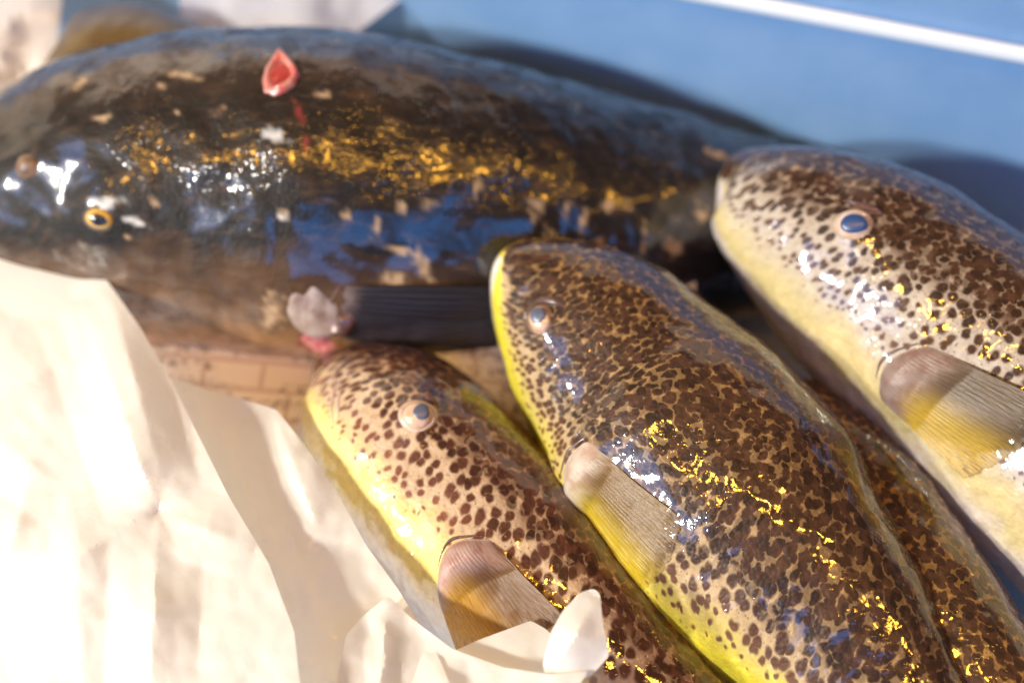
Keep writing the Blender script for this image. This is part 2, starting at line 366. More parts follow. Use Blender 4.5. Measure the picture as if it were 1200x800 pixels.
M['nostril'] = simple('nostril_skin', (0.22, 0.12, 0.06), 0.4, 1.0, 0.1, 500, 0.4, 0.001, (0.10, 0.06, 0.04), 200)

def eye(fb, x, y, rpx, iris, pupil, lid, prp=0.5, off=(0, 0), squash=1.0, ang=0.0, tilt=0.35):
    loc, n = hit(fb, x, y); rad = rpx * KX * depth(loc)
    v = (CAM - loc).normalized(); n = (n * (1 - tilt) + v * tilt).normalized()
    X = (RT - n * RT.dot(n)).normalized(); Y = n.cross(X)
    X, Y = X * math.cos(ang) + Y * math.sin(ang), Y * math.cos(ang) - X * math.sin(ang)
    fr = lambda dx, dy, dz: (loc + X * (dx * rad) + Y * (dy * rad) + n * dz * rad, X, Y, n)
    prof = [(rad * q, rad * h) for q, h in [(1.0, -0.45), (1.0, -0.05), (0.96, 0.12), (0.86, 0.26), (0.7, 0.36), (0.5, 0.43), (0.3, 0.47), (0.1, 0.485)]]
    e = lathe(prof, fr(0, 0, 0), iris, 'eye', fb['root'], sy=squash)
    pr = [(rad * prp * q, rad * h) for q, h in [(1.05, -0.10), (1.0, 0.02), (0.92, 0.07), (0.75, 0.11), (0.45, 0.14), (0.15, 0.15)]]
    lathe(pr, fr(off[0], off[1], 0.40), pupil, 'pupil', e, sy=squash, wob=0.05, seed=x)
    ld = [(rad * q, rad * h) for q, h in [(1.32, -0.30), (1.24, -0.08), (1.15, 0.02), (1.07, 0.07), (1.0, 0.09), (0.95, 0.04), (0.95, -0.15)]]
    lathe(ld, fr(0, 0, -0.05), lid, 'eyelid', e, sy=squash, wob=0.035, seed=y)
    return e

def fin(fb, rt, rb, tt, tb, mat, lift=0.004, nray=15, NA=141, NO=60, ridge=0.00014, fan=0.10, name='pectoral_fin', root_lift=0.001, arc=0.15, bulge=0.005, blen=0.38, seed=0):
    c = {}
    for k, (p, l) in dict(rt=(rt, root_lift), rb=(rb, root_lift), tt=(tt, lift), tb=(tb, lift)).items():
        loc, n = hit(fb, *p); c[k] = loc + (CAM - loc).normalized() * l
    V = []; ac = []; ou = []; ry = []
    nav = ((c['tt'] - c['rt']).cross(c['rb'] - c['rt'])).normalized()
    if nav.dot(CAM - c['rt']) < 0: nav = -nav
    axis = ((c['tt'] + c['tb']) - (c['rt'] + c['rb'])); ln = axis.length / 2; axis.normalize()
    for i in range(NO):
        o = i / (NO - 1)
        for j in range(NA):
            a = j / (NA - 1); sa = math.sin(math.pi * a)
            p = (c['rt'] * (1 - a) + c['rb'] * a) * (1 - o) + (c['tt'] * (1 - a) + c['tb'] * a) * o
            aw = a + 0.035 * noise.noise(Vector((a * 5, seed, 2))) + 0.012 * noise.noise(Vector((a * 9, o * 2, seed)))
            w2 = min(1, max(0, (o - 0.5) / 0.4))
            r1 = 0.5 - 0.5 * math.cos(2 * math.pi * aw * nray); r2 = 0.5 - 0.5 * math.cos(4 * math.pi * aw * nray)
            rr = r1 * (1 - 0.6 * w2) + r2 * 0.6 * w2
            p = p + axis * (ln * fan * sa * o * o) - axis * (ln * arc * sa * (1 - o) ** 2)
            p = p + axis * (ln * (0.03 * noise.noise(Vector((a * 16, seed, 7))) + 0.012 * rr) * max(0, o - 0.8) / 0.2)
            bo = min(1.0, (o + 0.03) / blen); bl = bulge * math.sin(math.pi * bo ** 0.8) ** 0.8 * sa ** 0.6 if bo < 1 else 0
            rd = ridge * rr * (0.5 + 0.5 * o)
            lo = (0.0012 * math.sin(a * 7 + o * 3 + seed) * o + 0.0022 * math.sin(math.pi * o) * sa)
            d = p + nav * lo - CAM; q = fb['bvh'].ray_cast(CAM, d.normalized())
            p = p + nav * lo
            if q[0] is not None and q[3] < d.length + 0.0006: p = CAM + d.normalized() * (q[3] - 0.0006)
            sk = min(1, (1 - (2 * a - 1) ** 6)) * min(1, o * 12)
            p = p + nav * (rd * sk + bl + 0.0005 * noise.noise(p * 220) * (1 - min(1, o / blen))) - nav * (0.0012 * (1 - sk) * max(0, 1 - 2 * o))
            V.append(p); ac.append(a); ou.append(o); ry.append(rr)
    nv = len(V); back = -nav * 0.0007
    F = grid_faces(NO, NA); V2 = V + [p + back for p in V]
    F2 = [tuple(k + nv for k in f[::-1]) for f in F]
    rim = []
    bd = [j for j in range(NA)] + [i * NA + NA - 1 for i in range(1, NO)] + [(NO - 1) * NA + j for j in range(NA - 2, -1, -1)] + [i * NA for i in range(NO - 2, 0, -1)]
    for k in range(len(bd)):
        a, b = bd[k], bd[(k + 1) % len(bd)]; rim.append((a, b, b + nv, a + nv))
    o = obj(name, V2, F + F2 + rim, mat, fb['root'])
    # dark gill slit hugging the fin root
    GV = []; GN = 40; GC = 8
    for q in range(GN):
        a = -0.02 + 0.80 * q / (GN - 1); k = min(NA - 1, max(0, int(a * (NA - 1))))
        p0 = V[k] - axis * (0.0016 + 0.0008 * math.sin(3 * a)); l2, n2, _, _ = fb['bvh'].find_nearest(p0)
        wd_ = 0.0007 * math.sin(math.pi * (0.06 + 0.88 * q / (GN - 1)))
        for c_ in range(GC):
            b = 2 * math.pi * c_ / GC; GV.append(l2 + axis * (wd_ * math.cos(b)) + nav * (wd_ * 0.55 * math.sin(b)))
    obj('gill_slit', GV, grid_faces(GN, GC, True), M['slit'], fb['root'])
    fattr(o, 'across', ac * 2); fattr(o, 'out', ou * 2); fattr(o, 'ray', ry * 2)
    return o

def pad(fb, x, y, rx, ry, h, mat, ang=0, name='fin_base', parent=None, wob=0.06, seed=1.0, sink=0.3, groove=0.0):
    """fleshy lobe on the skin; rx, ry in pixels."""
    loc, n = hit(fb, x, y); k = KX * depth(loc)
    v = (CAM - loc).normalized(); n = (n * 0.6 + v * 0.4).normalized()
    X = (RT - n * RT.dot(n)).normalized(); Y = n.cross(X)
    X, Y = X * math.cos(ang) + Y * math.sin(ang), Y * math.cos(ang) - X * math.sin(ang)
    V = []; NI, NJ = 22, 64
    for i in range(NI):
        th = (i + 0.3) / NI * math.pi * 0.5
        for j in range(NJ):
            a = 2 * math.pi * j / NJ; q = math.cos(th) * (1 + wob * math.sin(2 * a + seed) + wob * math.sin(3 * a + seed * 2))
            hh = h * (math.sin(th) - sink)
            p = loc + X * (q * rx * k * math.cos(a)) + Y * (q * ry * k * math.sin(a)) + n * hh
            p += n * (0.0012 * noise.noise(p * 160) + groove * math.sin(14 * a) * q * math.sin(th))
            V.append(p)
    f = grid_faces(NI, NJ, True); f.append(tuple(range((NI - 1) * NJ, NI * NJ)))
    return obj(name, V, f, mat, parent or fb['root'])

def tail(fb, mat):
    c = Vector(fb['c'][-1]); t = Vector(fb['tg'][-1]); w = Vector(fb['w'][-1]); n = Vector(fb['n'][-1])
    V = []; F = []; NA, NO = 25, 8
    for sgn in (1, -1):
        for i in range(NO):
            for j in range(NA):
                a = (j / (NA - 1) - 0.5) * 0.9; o = i / (NO - 1)
                V.append(c - t * 0.004 + t * (0.055 * o * math.cos(a * .6)) + w * ((0.006 + 0.05 * o) * a * 1.2) + n * (sgn * 0.0008 + 0.0006 * math.sin(j * 1.6) * o))
    F = grid_faces(NO, NA); nv = NO * NA; F = F + [tuple(k + nv for k in f[::-1]) for f in F]
    return obj('tail_fin', V, F, mat, fb['root'])

GROUP = 'spotted pufferfish piled in the box'
fin_brown = fin_mat('fin_brown_yellow', (0.17, 0.080, 0.022), (0.70, 0.38, 0.015), (0.55, 0.38, 0.33), 0.24)
fin_olive = fin_mat('fin_olive_yellow', (0.20, 0.11, 0.025), (0.68, 0.50, 0.02), (0.64, 0.54, 0.44), 0.20)
fin_dark = fin_mat('fin_black', (0.020, 0.015, 0.020), (0.035, 0.025, 0.03), (0.30, 0.22, 0.2), 0.02)
fin_right = fin_mat('fin_grey_yellow', (0.11, 0.07, 0.035), (0.58, 0.38, 0.03), (0.34, 0.25, 0.21), 0.26)

# ---- large dark fish -------------------------------------------------------
def ell(fb, x, y, rx, ry, ang=0, soft=0.5):
    dx = fb['px'][:, 0] - x; dy = fb['px'][:, 1] - y; ca, sa = math.cos(R(ang)), math.sin(R(ang))
    u = (dx * ca + dy * sa) / rx; v = (-dx * sa + dy * ca) / ry
    wob = 0.25 * np.sin(dx * 0.35 + dy * 0.21) + 0.2 * np.sin(dy * 0.5 - dx * 0.13)
    return np.clip((1 + wob * 0.8 - np.sqrt(u * u + v * v)) / soft, 0, 1) * fb['front']

root = thing('dark_pufferfish', 'huge black-brown fish at the far side of the box with a pink wound', 'fish', at(450, 400, 0))
fd = fish_body((-100, 240),
    [((-80, 300), (-80, 190)), ((-30, 345), (-30, 148)), ((40, 378), (62, 96)), ((110, 397), (132, 62)), ((220, 412), (252, 41)), ((370, 425), (400, 40)),
     ((520, 425), (562, 70)), ((680, 402), (722, 112)), ((830, 375), (862, 150)), ((960, 340), (990, 180)), ((1080, 305), (1100, 225))],
    [0.066, .066, .066, .067, .068, .070, .070, .062, .050, .040, .034, .030], (1185, 285), .03, 42, kd=0.93, NS=340, NR=260,
    bulges=[(120, 245, 45, 0.004), (35, 195, 30, 0.002), (330, 360, 50, 0.003)], seed=3)
finish_body(fd, dark_skin(), root)
tan = np.zeros(len(fd['V'])); white = tan.copy(); blood = tan.copy()
for (x, y, rx, ry, a) in [(495, 310, 9, 26, -25), (470, 293, 22, 5, 5), (462, 328, 20, 10, 0), (505, 238, 18, 6, -30), (470, 242, 7, 8, 0), (628, 245, 10, 14, 0), (663, 246, 5, 12, 10),
        (684, 255, 5, 16, 15), (712, 240, 9, 10, 0), (755, 280, 4, 22, 5), (735, 240, 7, 9, 10), (790, 290, 14, 12, 20), (643, 275, 7, 10, -20), (700, 285, 10, 8, 0), (822, 250, 9, 14, 0), (560, 215, 4, 16, 5),
        (440, 265, 4, 16, 10), (330, 250, 8, 5, 0), (405, 250, 6, 6, 0), (320, 360, 16, 24, 10), (215, 88, 26, 5, 10), (255, 130, 15, 4, -30), (188, 100, 5, 4, 0), (120, 138, 16, 4, -10), (90, 100, 14, 5, -35), (207, 131, 4, 3, 0), (380, 110, 12, 4, 0), (180, 235, 8, 4, 20), (840, 180, 20, 6, 20), (150, 275, 5, 3, 0)]:
    tan = np.maximum(tan, ell(fd, x, y, rx, ry, a) * 0.9)
n3 = np.array([noise.noise(Vector((p[0] * 0.06, p[1] * 0.11, 5.0))) + 0.5 * noise.noise(Vector((p[0] * 0.15, p[1] * 0.3, 9.0))) for p in fd['px']])
for (x, y, rx, ry, a) in [(322, 158, 16, 8, 15), (331, 252, 4, 8, 10), (160, 258, 16, 4, 20), (125, 238, 22, 8, -5)]:
    white = np.maximum(white, ell(fd, x, y, rx, ry, a) * 0.85)
for (x, y, rx, ry, a) in [(350, 130, 4, 14, -15), (357, 160, 2.2, 24, -5), (365, 400, 22, 14, 40)]:
    blood = np.maximum(blood, ell(fd, x, y, rx, ry, a))
fattr(fd['obj'], 'tan', tan * np.clip(n3 * 2 + 1.0, 0, 1)); fattr(fd['obj'], 'white', white); fattr(fd['obj'], 'blood', blood)
eye(fd, 117, 256, 17, M['iris_gold'], M['pupil_dark'], M['lid_dark'], prp=0.58, off=(0.02, -0.05), squash=0.72, ang=R(-8))
pad(fd, 33, 196, 16, 16, 0.004, M['nostril'], name='nostril', groove=0.0002)
pad(fd, 368, 362, 29, 42, 0.0026, M['flesh_grey'], ang=R(14), name='fin_base', seed=2.2, wob=0.035)
pad(fd, 376, 402, 34, 14, 0.003, M['red_sore'], ang=R(-40), name='sore', seed=0.7)
pad(fd, 404, 378, 15, 20, 0.0042, M['slit'], name='gill_opening', seed=0.3, wob=0.14)
pad(fd, 393, 380, 8, 9, 0.006, M['flesh'], name='gill_flap', seed=1.3, wob=0.12)
fin(fd, (404, 338), (398, 402), (590, 335), (570, 432), fin_dark, lift=0.010, nray=13, root_lift=0.002, arc=0.05, bulge=0.0, blen=0.3, ridge=0.0007, seed=4)
# wound: a raised rim of torn skin with raw flesh inside
loc, n = hit(fd, 328, 86); k = KX * depth(loc)
outl = [(0, -31), (8, -24), (22, -8), (26, 4), (20, 16), (8, 24), (-8, 30), (-20, 25), (-23, 10), (-19, -6), (-10, -20)]
Xv, Yv = RT, UP
NO_ = 44; pts = []
for j in range(NO_):
    f = j / NO_ * len(outl); a, b = outl[int(f) % len(outl)], outl[(int(f) + 1) % len(outl)]; q = f % 1
    pts.append((a[0] * (1 - q) * .82 + b[0] * q * .82, a[1] * (1 - q) * .82 + b[1] * q * .82))
V = []
for (sc, h) in [(1.15, -0.0008), (1.03, 0.0010), (0.86, 0.0020), (0.70, 0.0014), (0.55, 0.0002)]:
    for (x, y) in pts:
        sx = 3 if x > 0 else 0
        l2, n2 = hit(fd, 328 + x * sc + sx * (1 - sc), 86 + y * sc); hh = h * (1.25 if x > -5 else 0.7)
        V.append(l2 + n2 * (hh + 0.0005 * noise.noise(l2 * 300)))
obj('wound', V, grid_faces(5, NO_, True), M['wound'], root)
V = []
for sc in (0.66, 0.4, 0.15):
    for (x, y) in pts:
        l2, n2 = hit(fd, 328 + x * sc, 86 + y * sc); V.append(l2 + n2 * (0.0008 - 0.0004 * sc + 0.0007 * noise.noise(l2 * 260)))
f = grid_faces(3, NO_, True); f.append(tuple(range(2 * NO_, 3 * NO_)))
obj('raw_flesh', V, f, M['wound_red'], root)
tail(fd, fin_dark)

# ---- spotted fish ----------------------------------------------------------
root = thing('spotted_pufferfish', 'spotted fish in the middle, topmost of the pile, with a lemon yellow belly edge', 'fish', at(850, 620, 0), GROUP)
fc = fish_body((590, 304),
    [((577, 340), (625, 284)), ((583, 400), (690, 284)), ((603, 465), (765, 311)), ((635, 535), (850, 370)), ((668, 612), (925, 432)), ((716, 684), (990, 505)),
     ((788, 748), (1043, 592)), ((868, 812), (1093, 682)), ((950, 885), (1143, 790)), ((1050, 960), (1205, 880)), ((1160, 1040), (1260, 975))],
    [.100, .096, .086, .076, .066, .060, .053, .048, .044, .04, .038, .035], (1300, 1070), .055, [(0, 50), (0.22, 47), (0.5, 33), (1, 26)], NS=330, NR=220,
    bulges=[(632, 373, 24, 0.0025), (672, 545, 34, 0.003), (665, 340, 40, 0.0015)], seed=11)
finish_body(fc, spotted('spotted_skin_tan', 0.0042, 1.0, back=(0.28, 0.15, 0.04), flank=(0.46, 0.34, 0.19), yellow=(0.74, 0.64, 0.05),
            thr=[(0.0, .56), (0.20, .57), (0.30, .57), (0.42, .51), (0.50, .40), (0.56, .24), (0.60, 0.0), (1, 0)], ystart=0.545, bk=0.40), root, (0.85, 1.2))
eye(fc, 633, 375, 15.5, M['iris_pink'], M['pupil_grey'], M['lid_tan'], prp=0.66, off=(-0.24, 0.10), ang=R(-60), squash=0.86)
fin(fc, (688, 516), (660, 592), (795, 606), (728, 700), fin_olive, lift=0.001, nray=27, fan=0.16, arc=0.12, bulge=0.0022, blen=0.35, seed=1)
pad(fc, 648, 354, 21, 6, 0.0022, M['slit'], ang=R(-20), name='brow_fold', seed=0.9, wob=0.12)
tail(fc, fin_brown)

root = thing('spotted_pufferfish', 'spotted fish at lower left, its fin half covered by white plastic', 'fish', at(560, 600, 0), GROUP)
fl = fish_body((366, 446),
    [((356, 482), (398, 411)), ((362, 540), (465, 404)), ((385, 605), (548, 440)), ((432, 665), (625, 512)), ((490, 720), (690, 588)),
     ((560, 775), (745, 662)), ((640, 835), (800, 738)), ((730, 890), (865, 815)), ((820, 950), (930, 890))],
    [.050, .050, .048, .046, .044, .042, .040, .038, .034, .03], (930, 975), .025, 6, NS=300, NR=200,
    bulges=[(487, 487, 30, 0.003), (540, 660, 35, 0.003), (470, 430, 30, 0.001)], seed=23)
finish_body(fl, spotted('spotted_skin_cream', 0.0044, 4.0, back=(0.26, 0.12, 0.03), flank=(0.54, 0.40, 0.26), yellow=(0.80, 0.68, 0.20), belly=(0.86, 0.83, 0.77), dark=(0.030, 0.010, 0.005),
            thr=[(0.0, .60), (0.25, .56), (0.36, .50), (0.44, .40), (0.51, .32), (0.56, .16), (0.60, 0.0), (1, 0)], ystart=0.56, ywid=0.10), root, (0.9, 1.15))
eye(fl, 489, 487, 18, M['iris_pink'], M['pupil_grey'], M['lid_pale'], prp=0.56, off=(0.26, 0.14), squash=0.92)
fin(fl, (572, 632), (512, 700), (660, 722), (533, 772), fin_brown, lift=0.006, nray=24, fan=0.12, arc=0.30, bulge=0.0050, blen=0.42, seed=2)
# folded wrinkles beside the mouth
for (pts_, wdt) in [([(402, 440), (392, 455), (388, 475), (390, 495)], 2.4), ([(401, 452), (396, 470), (397, 492)], 2.0), ([(395, 436), (384, 450)], 2.2)]:
    V = []; NP, NC = 18, 10
    for i in range(NP):
        f = i / (NP - 1) * (len(pts_) - 1); a = int(min(f, len(pts_) - 2)); q = f - a
        x = pts_[a][0] * (1 - q) + pts_[a + 1][0] * q; y = pts_[a][1] * (1 - q) + pts_[a + 1][1] * q
        l2, n2 = hit(fl, x, y); e = wdt * KX * depth(l2) * math.sin(math.pi * (0.08 + 0.84 * i / (NP - 1)))
        tx = pts_[min(a + 1, len(pts_) - 1)]; dirv = (RT * (tx[0] - pts_[a][0]) - UP * (tx[1] - pts_[a][1])).normalized(); sd = dirv.cross(n2).normalized()
        for j in range(NC):
            b = 2 * math.pi * j / NC; V.append(l2 + sd * (e * math.cos(b)) + n2 * (e * math.sin(b) * 0.9))
    obj('mouth_wrinkle', V, grid_faces(NP, NC, True), M['flesh'], root)
pad(fl, 507, 470, 6, 17, 0.0024, M['slit'], ang=R(32), name='brow_fold', seed=1.9, wob=0.12)
tail(fl, fin_brown)

root = thing('spotted_pufferfish', 'spotted fish at the right edge with a blue reflection coloured into its pupil and a white belly', 'fish', at(1050, 450, 0), GROUP)
fr_ = fish_body((846, 210),
    [((842, 252), (870, 173)), ((857, 305), (925, 167)), ((900, 368), (1003, 180)), ((955, 435), (1083, 208)), ((1015, 500), (1162, 258)), ((1082, 565), (1240, 312)),
     ((1150, 640), (1312, 372)), ((1230, 720), (1380, 455)), ((1320, 800), (1430, 560)), ((1420, 860), (1490, 700))],
    [.092, .091, .088, .084, .079, .074, .069, .064, .058, .052, .045], (1520, 840), .04, [(0, 18), (0.3, 14), (1, 10)], NS=300, NR=200,
    bulges=[(1000, 262, 30, 0.003), (1060, 440, 40, 0.003)], seed=31)
finish_body(fr_, spotted('spotted_skin_pale', 0.0041, 9.0, back=(0.24, 0.13, 0.045), flank=(0.46, 0.41, 0.34), yellow=(0.58, 0.49, 0.24), belly=(0.68, 0.61, 0.60),
            thr=[(0.0, .62), (0.22, .60), (0.32, .52), (0.42, .38), (0.50, .28), (0.54, .16), (0.58, 0.0), (1, 0)], ystart=0.56, ywid=0.10), root, (0.95, 1.15))
eye(fr_, 1000, 263, 18.5, M['iris_pale'], M['pupil_blue_reflection'], M['lid_pale'], prp=0.78, off=(0.05, -0.02), squash=0.80, ang=R(-12))
fin(fr_, (1085, 405), (1030, 468), (1225, 470), (1130, 560), fin_right, lift=0.004, nray=22, fan=0.12, arc=0.15, bulge=0.0034, blen=0.45, seed=3)
pad(fr_, 1014, 243, 22, 5, 0.0020, M['slit'], ang=R(-22), name='brow_fold', seed=2.4, wob=0.12)
tail(fr_, fin_brown)

root = thing('spotted_pufferfish', 'dark freckled fish wedged between the middle fish and the right fish, only its back showing', 'fish', at(1050, 650, 0), GROUP)
fb_ = fish_body((822, 470),
    [((818, 500), (856, 440)), ((836, 550), (905, 437)), ((880, 620), (965, 445)), ((920, 690), (1040, 508)), ((965, 760), (1105, 590)), ((1030, 830), (1160, 672)), ((1110, 900), (1215, 770)), ((1200, 980), (1270, 890))],
    [.040, .040, .040, .040, .040, .040, .04, .04, .035, .03], (1300, 1010), .025, 60, NS=260, NR=180, seed=41)
finish_body(fb_, spotted('spotted_skin_dark', 0.0042, 14.0, back=(0.34, 0.19, 0.05), flank=(0.34, 0.20, 0.07),
            thr=[(0.0, .52), (0.3, .54), (0.5, .46), (0.66, .3), (0.75, 0.0), (1, 0)], ystart=0.7, bk=0.7), root)
tail(fb_, fin_brown)

# ------------------------------------------------------------------ foam box
M['foam'] = simple('pale_blue_box', (0.17, 0.30, 0.52), 0.45, 0.4, 0.1, 220, 0.25, 0.001, (0.14, 0.27, 0.49), 30, croug=0.2)
M['foam_in'] = simple('box_floor', (0.62, 0.62, 0.62), 0.5, 0.5, 0.0, 220, 0.25, 0.001, (0.5, 0.48, 0.45), 40)
HB = 0.13
p1 = at(890, 0, HB); p2 = at(1200, 58, HB); dirw = (p2 - p1); dirw.z = 0; dirw.normalize(); inn = Vector((dirw.y, -dirw.x, 0))
if inn.y > 0: inn = -inn
box = thing('fish_box', 'pale blue rectangular fish box holding the pile of fish, its far rim highlight coloured in as a pale bead', 'box', (0, 0, 0))
O = p1.copy(); O.z = 0
def bp(a, b, z): return O + dirw * a + inn * b + Vector((0, 0, z))
def bevel_box(name, a0, a1, b0, b1, z0, z1, mat, bev=0.004):
    V = [bp(a, b, z) for a in (a0, a1) for b in (b0, b1) for z in (z0, z1)]
    F = [(0, 1, 3, 2), (4, 6, 7, 5), (0, 4, 5, 1), (2, 3, 7, 6), (0, 2, 6, 4), (1, 5, 7, 3)]
    o = obj(name, V, F, mat, box, smooth=False)
    m = o.modifiers.new('bevel', 'BEVEL'); m.width = bev; m.segments = 3
    return o
AL, AR, BF = -0.62, 0.42, 0.60
bevel_box('base', AL - 0.03, AR + 0.03, -0.03, BF + 0.03, -0.025, -0.001, M['foam_in'])
bevel_box('wall', AL, AR, -0.03, 0.0, 0.0, HB + 0.06, M['foam'])
bevel_box('wall', AL, AR, BF, BF + 0.03, 0.0, HB * 0.9, M['foam'])
bevel_box('wall', AL - 0.03, AL - 0.0005, -0.03, BF + 0.03, 0.0, HB - 0.03, M['foam'])
bevel_box('wall', AR + 0.0005, AR + 0.03, -0.03, BF + 0.03, 0.0, HB - 0.03, M['foam'])
# rim highlight put into the colour of a paler bead along the far wall
bevel_box('rim', AL + 0.001, AR - 0.001, 0.0005, 0.006, HB - 0.0035, HB + 0.0035, simple('rim_highlight', (0.62, 0.68, 0.76), 0.4, 0.3), 0.0028)

# table top under the box
g = simple('grey_table', (0.25, 0.25, 0.27), 0.5, 0.0, 0, 60, 0.2, 0.002, (0.18, 0.18, 0.2), 12)
tb = obj('table_top', [(-3, -3, -0.03), (3, -3, -0.03), (3, 3, -0.03), (-3, 3, -0.03)], [(0, 1, 2, 3)], g, smooth=False); tb['kind'] = 'structure'

# ------------------------------------------------------------------ printed paper under the fish
def paper_mat():
    g = G('printed_paper'); P = g.n('TexCoord').outputs['Object']
    x = g.n('SeparateXYZ', None, Vector=P).outputs
    base = g.mix(g.noise(P, 30, 3)[0], (0.88, 0.84, 0.84), (0.92, 0.90, 0.90))
    br = g.n('TexBrick', None, Vector=P, Scale=21.0, Mortar_Size=0.022, Color1=(0.95, 0.9, 0.88), Color2=(1, 1, 1), Mortar=(0.72, 0.62, 0.62)).outputs[0]
    gl = g.sstep(g.noise(g.vmath('MULTIPLY', P, (1.0, 1.0, 1)), 420, 2)[0], 0.50, 0.60)
    row = g.sstep(g.math('SINE', g.math('MULTIPLY', x[1], 900)), -0.2, 0.2)
    blk = g.sstep(g.noise(P, 34, 1)[0], 0.42, 0.5)
    ink = g.math('MULTIPLY', g.math('MULTIPLY', gl, row), g.math('MULTIPLY', blk, 0.75))
    c = g.mix(1.0, base, br, 'MULTIPLY'); c = g.mix(ink, c, (0.12, 0.08, 0.09))
    g.principled(Base_Color=c, Roughness=0.5, Coat_Weight=0.4)
    return g.m
V = []; NU, NV = 60, 40; c0 = at(270, 455, 0.040)
for i in range(NU):
    for j in range(NV):
        u = (i / (NU - 1) - 0.5) * 0.36; v = (j / (NV - 1) - 0.5) * 0.20
        V.append((u, v, 0.0022 * noise.noise(Vector((u * 18, v * 18, 3)))))
pp = obj('printed_paper', V, grid_faces(NU, NV), paper_mat())
pp.location = c0; pp.rotation_euler = (R(14), 0, R(-6))
md = pp.modifiers.new('thick', 'SOLIDIFY'); md.thickness = 0.0003
pp['label'] = 'damp printed paper sheet with ruled lines, under the huge dark fish'; pp['category'] = 'paper'

# ------------------------------------------------------------------ white plastic
def plastic_mat(name, col, tr=0.25, clear=0.0):
    g = G(name); P = g.n('NewGeometry').outputs['Position']
    nz = g.noise(P, 60, 4, 0.6, 0.6)[0]
    ck = g.n('TexVoronoi', {'feature': 'DISTANCE_TO_EDGE'}, Vector=g.vmath('ADD', P, g.vmath('SCALE', g.noise(P, 40, 2)[1], sc=0.02)), Scale=24).outputs[0]
    nb = g.bump(g.math('ADD', g.math('MULTIPLY', nz, 0.0004), g.math('MULTIPLY', g.math('SMOOTH_MIN', ck, 0.22, 0.1), 0.0012)), 1.0, 1.0)
    fine = g.bump(g.math('MULTIPLY', g.noise(P, 300, 3)[0], 0.00006), 1.0, 1.0, nb)
    pb = g.n('BsdfPrincipled', None, Base_Color=col, Roughness=0.35, Coat_Weight=0.7, Coat_Roughness=0.12, Normal=fine, Coat_Normal=nb)
    t = g.n('BsdfTranslucent', None, Color=col, Normal=fine)
    mx = g.n('MixShader', None, _0=tr, _1=pb.outputs[0], _2=t.outputs[0])
    if clear: mx = g.n('MixShader', None, _0=clear, _1=mx.outputs[0], _2=g.n('BsdfTransparent').outputs[0])
    g.t.links.new(mx.outputs[0], g.out.inputs[0]); return g.m
M['plastic'] = plastic_mat('white_plastic', (0.91, 0.90, 0.86), 0.55)
M['liner'] = plastic_mat('liner_plastic', (0.80, 0.74, 0.68), 0.25)
M['film'] = plastic_mat('clear_film', (0.84, 0.82, 0.86), 0.25, 0.5)

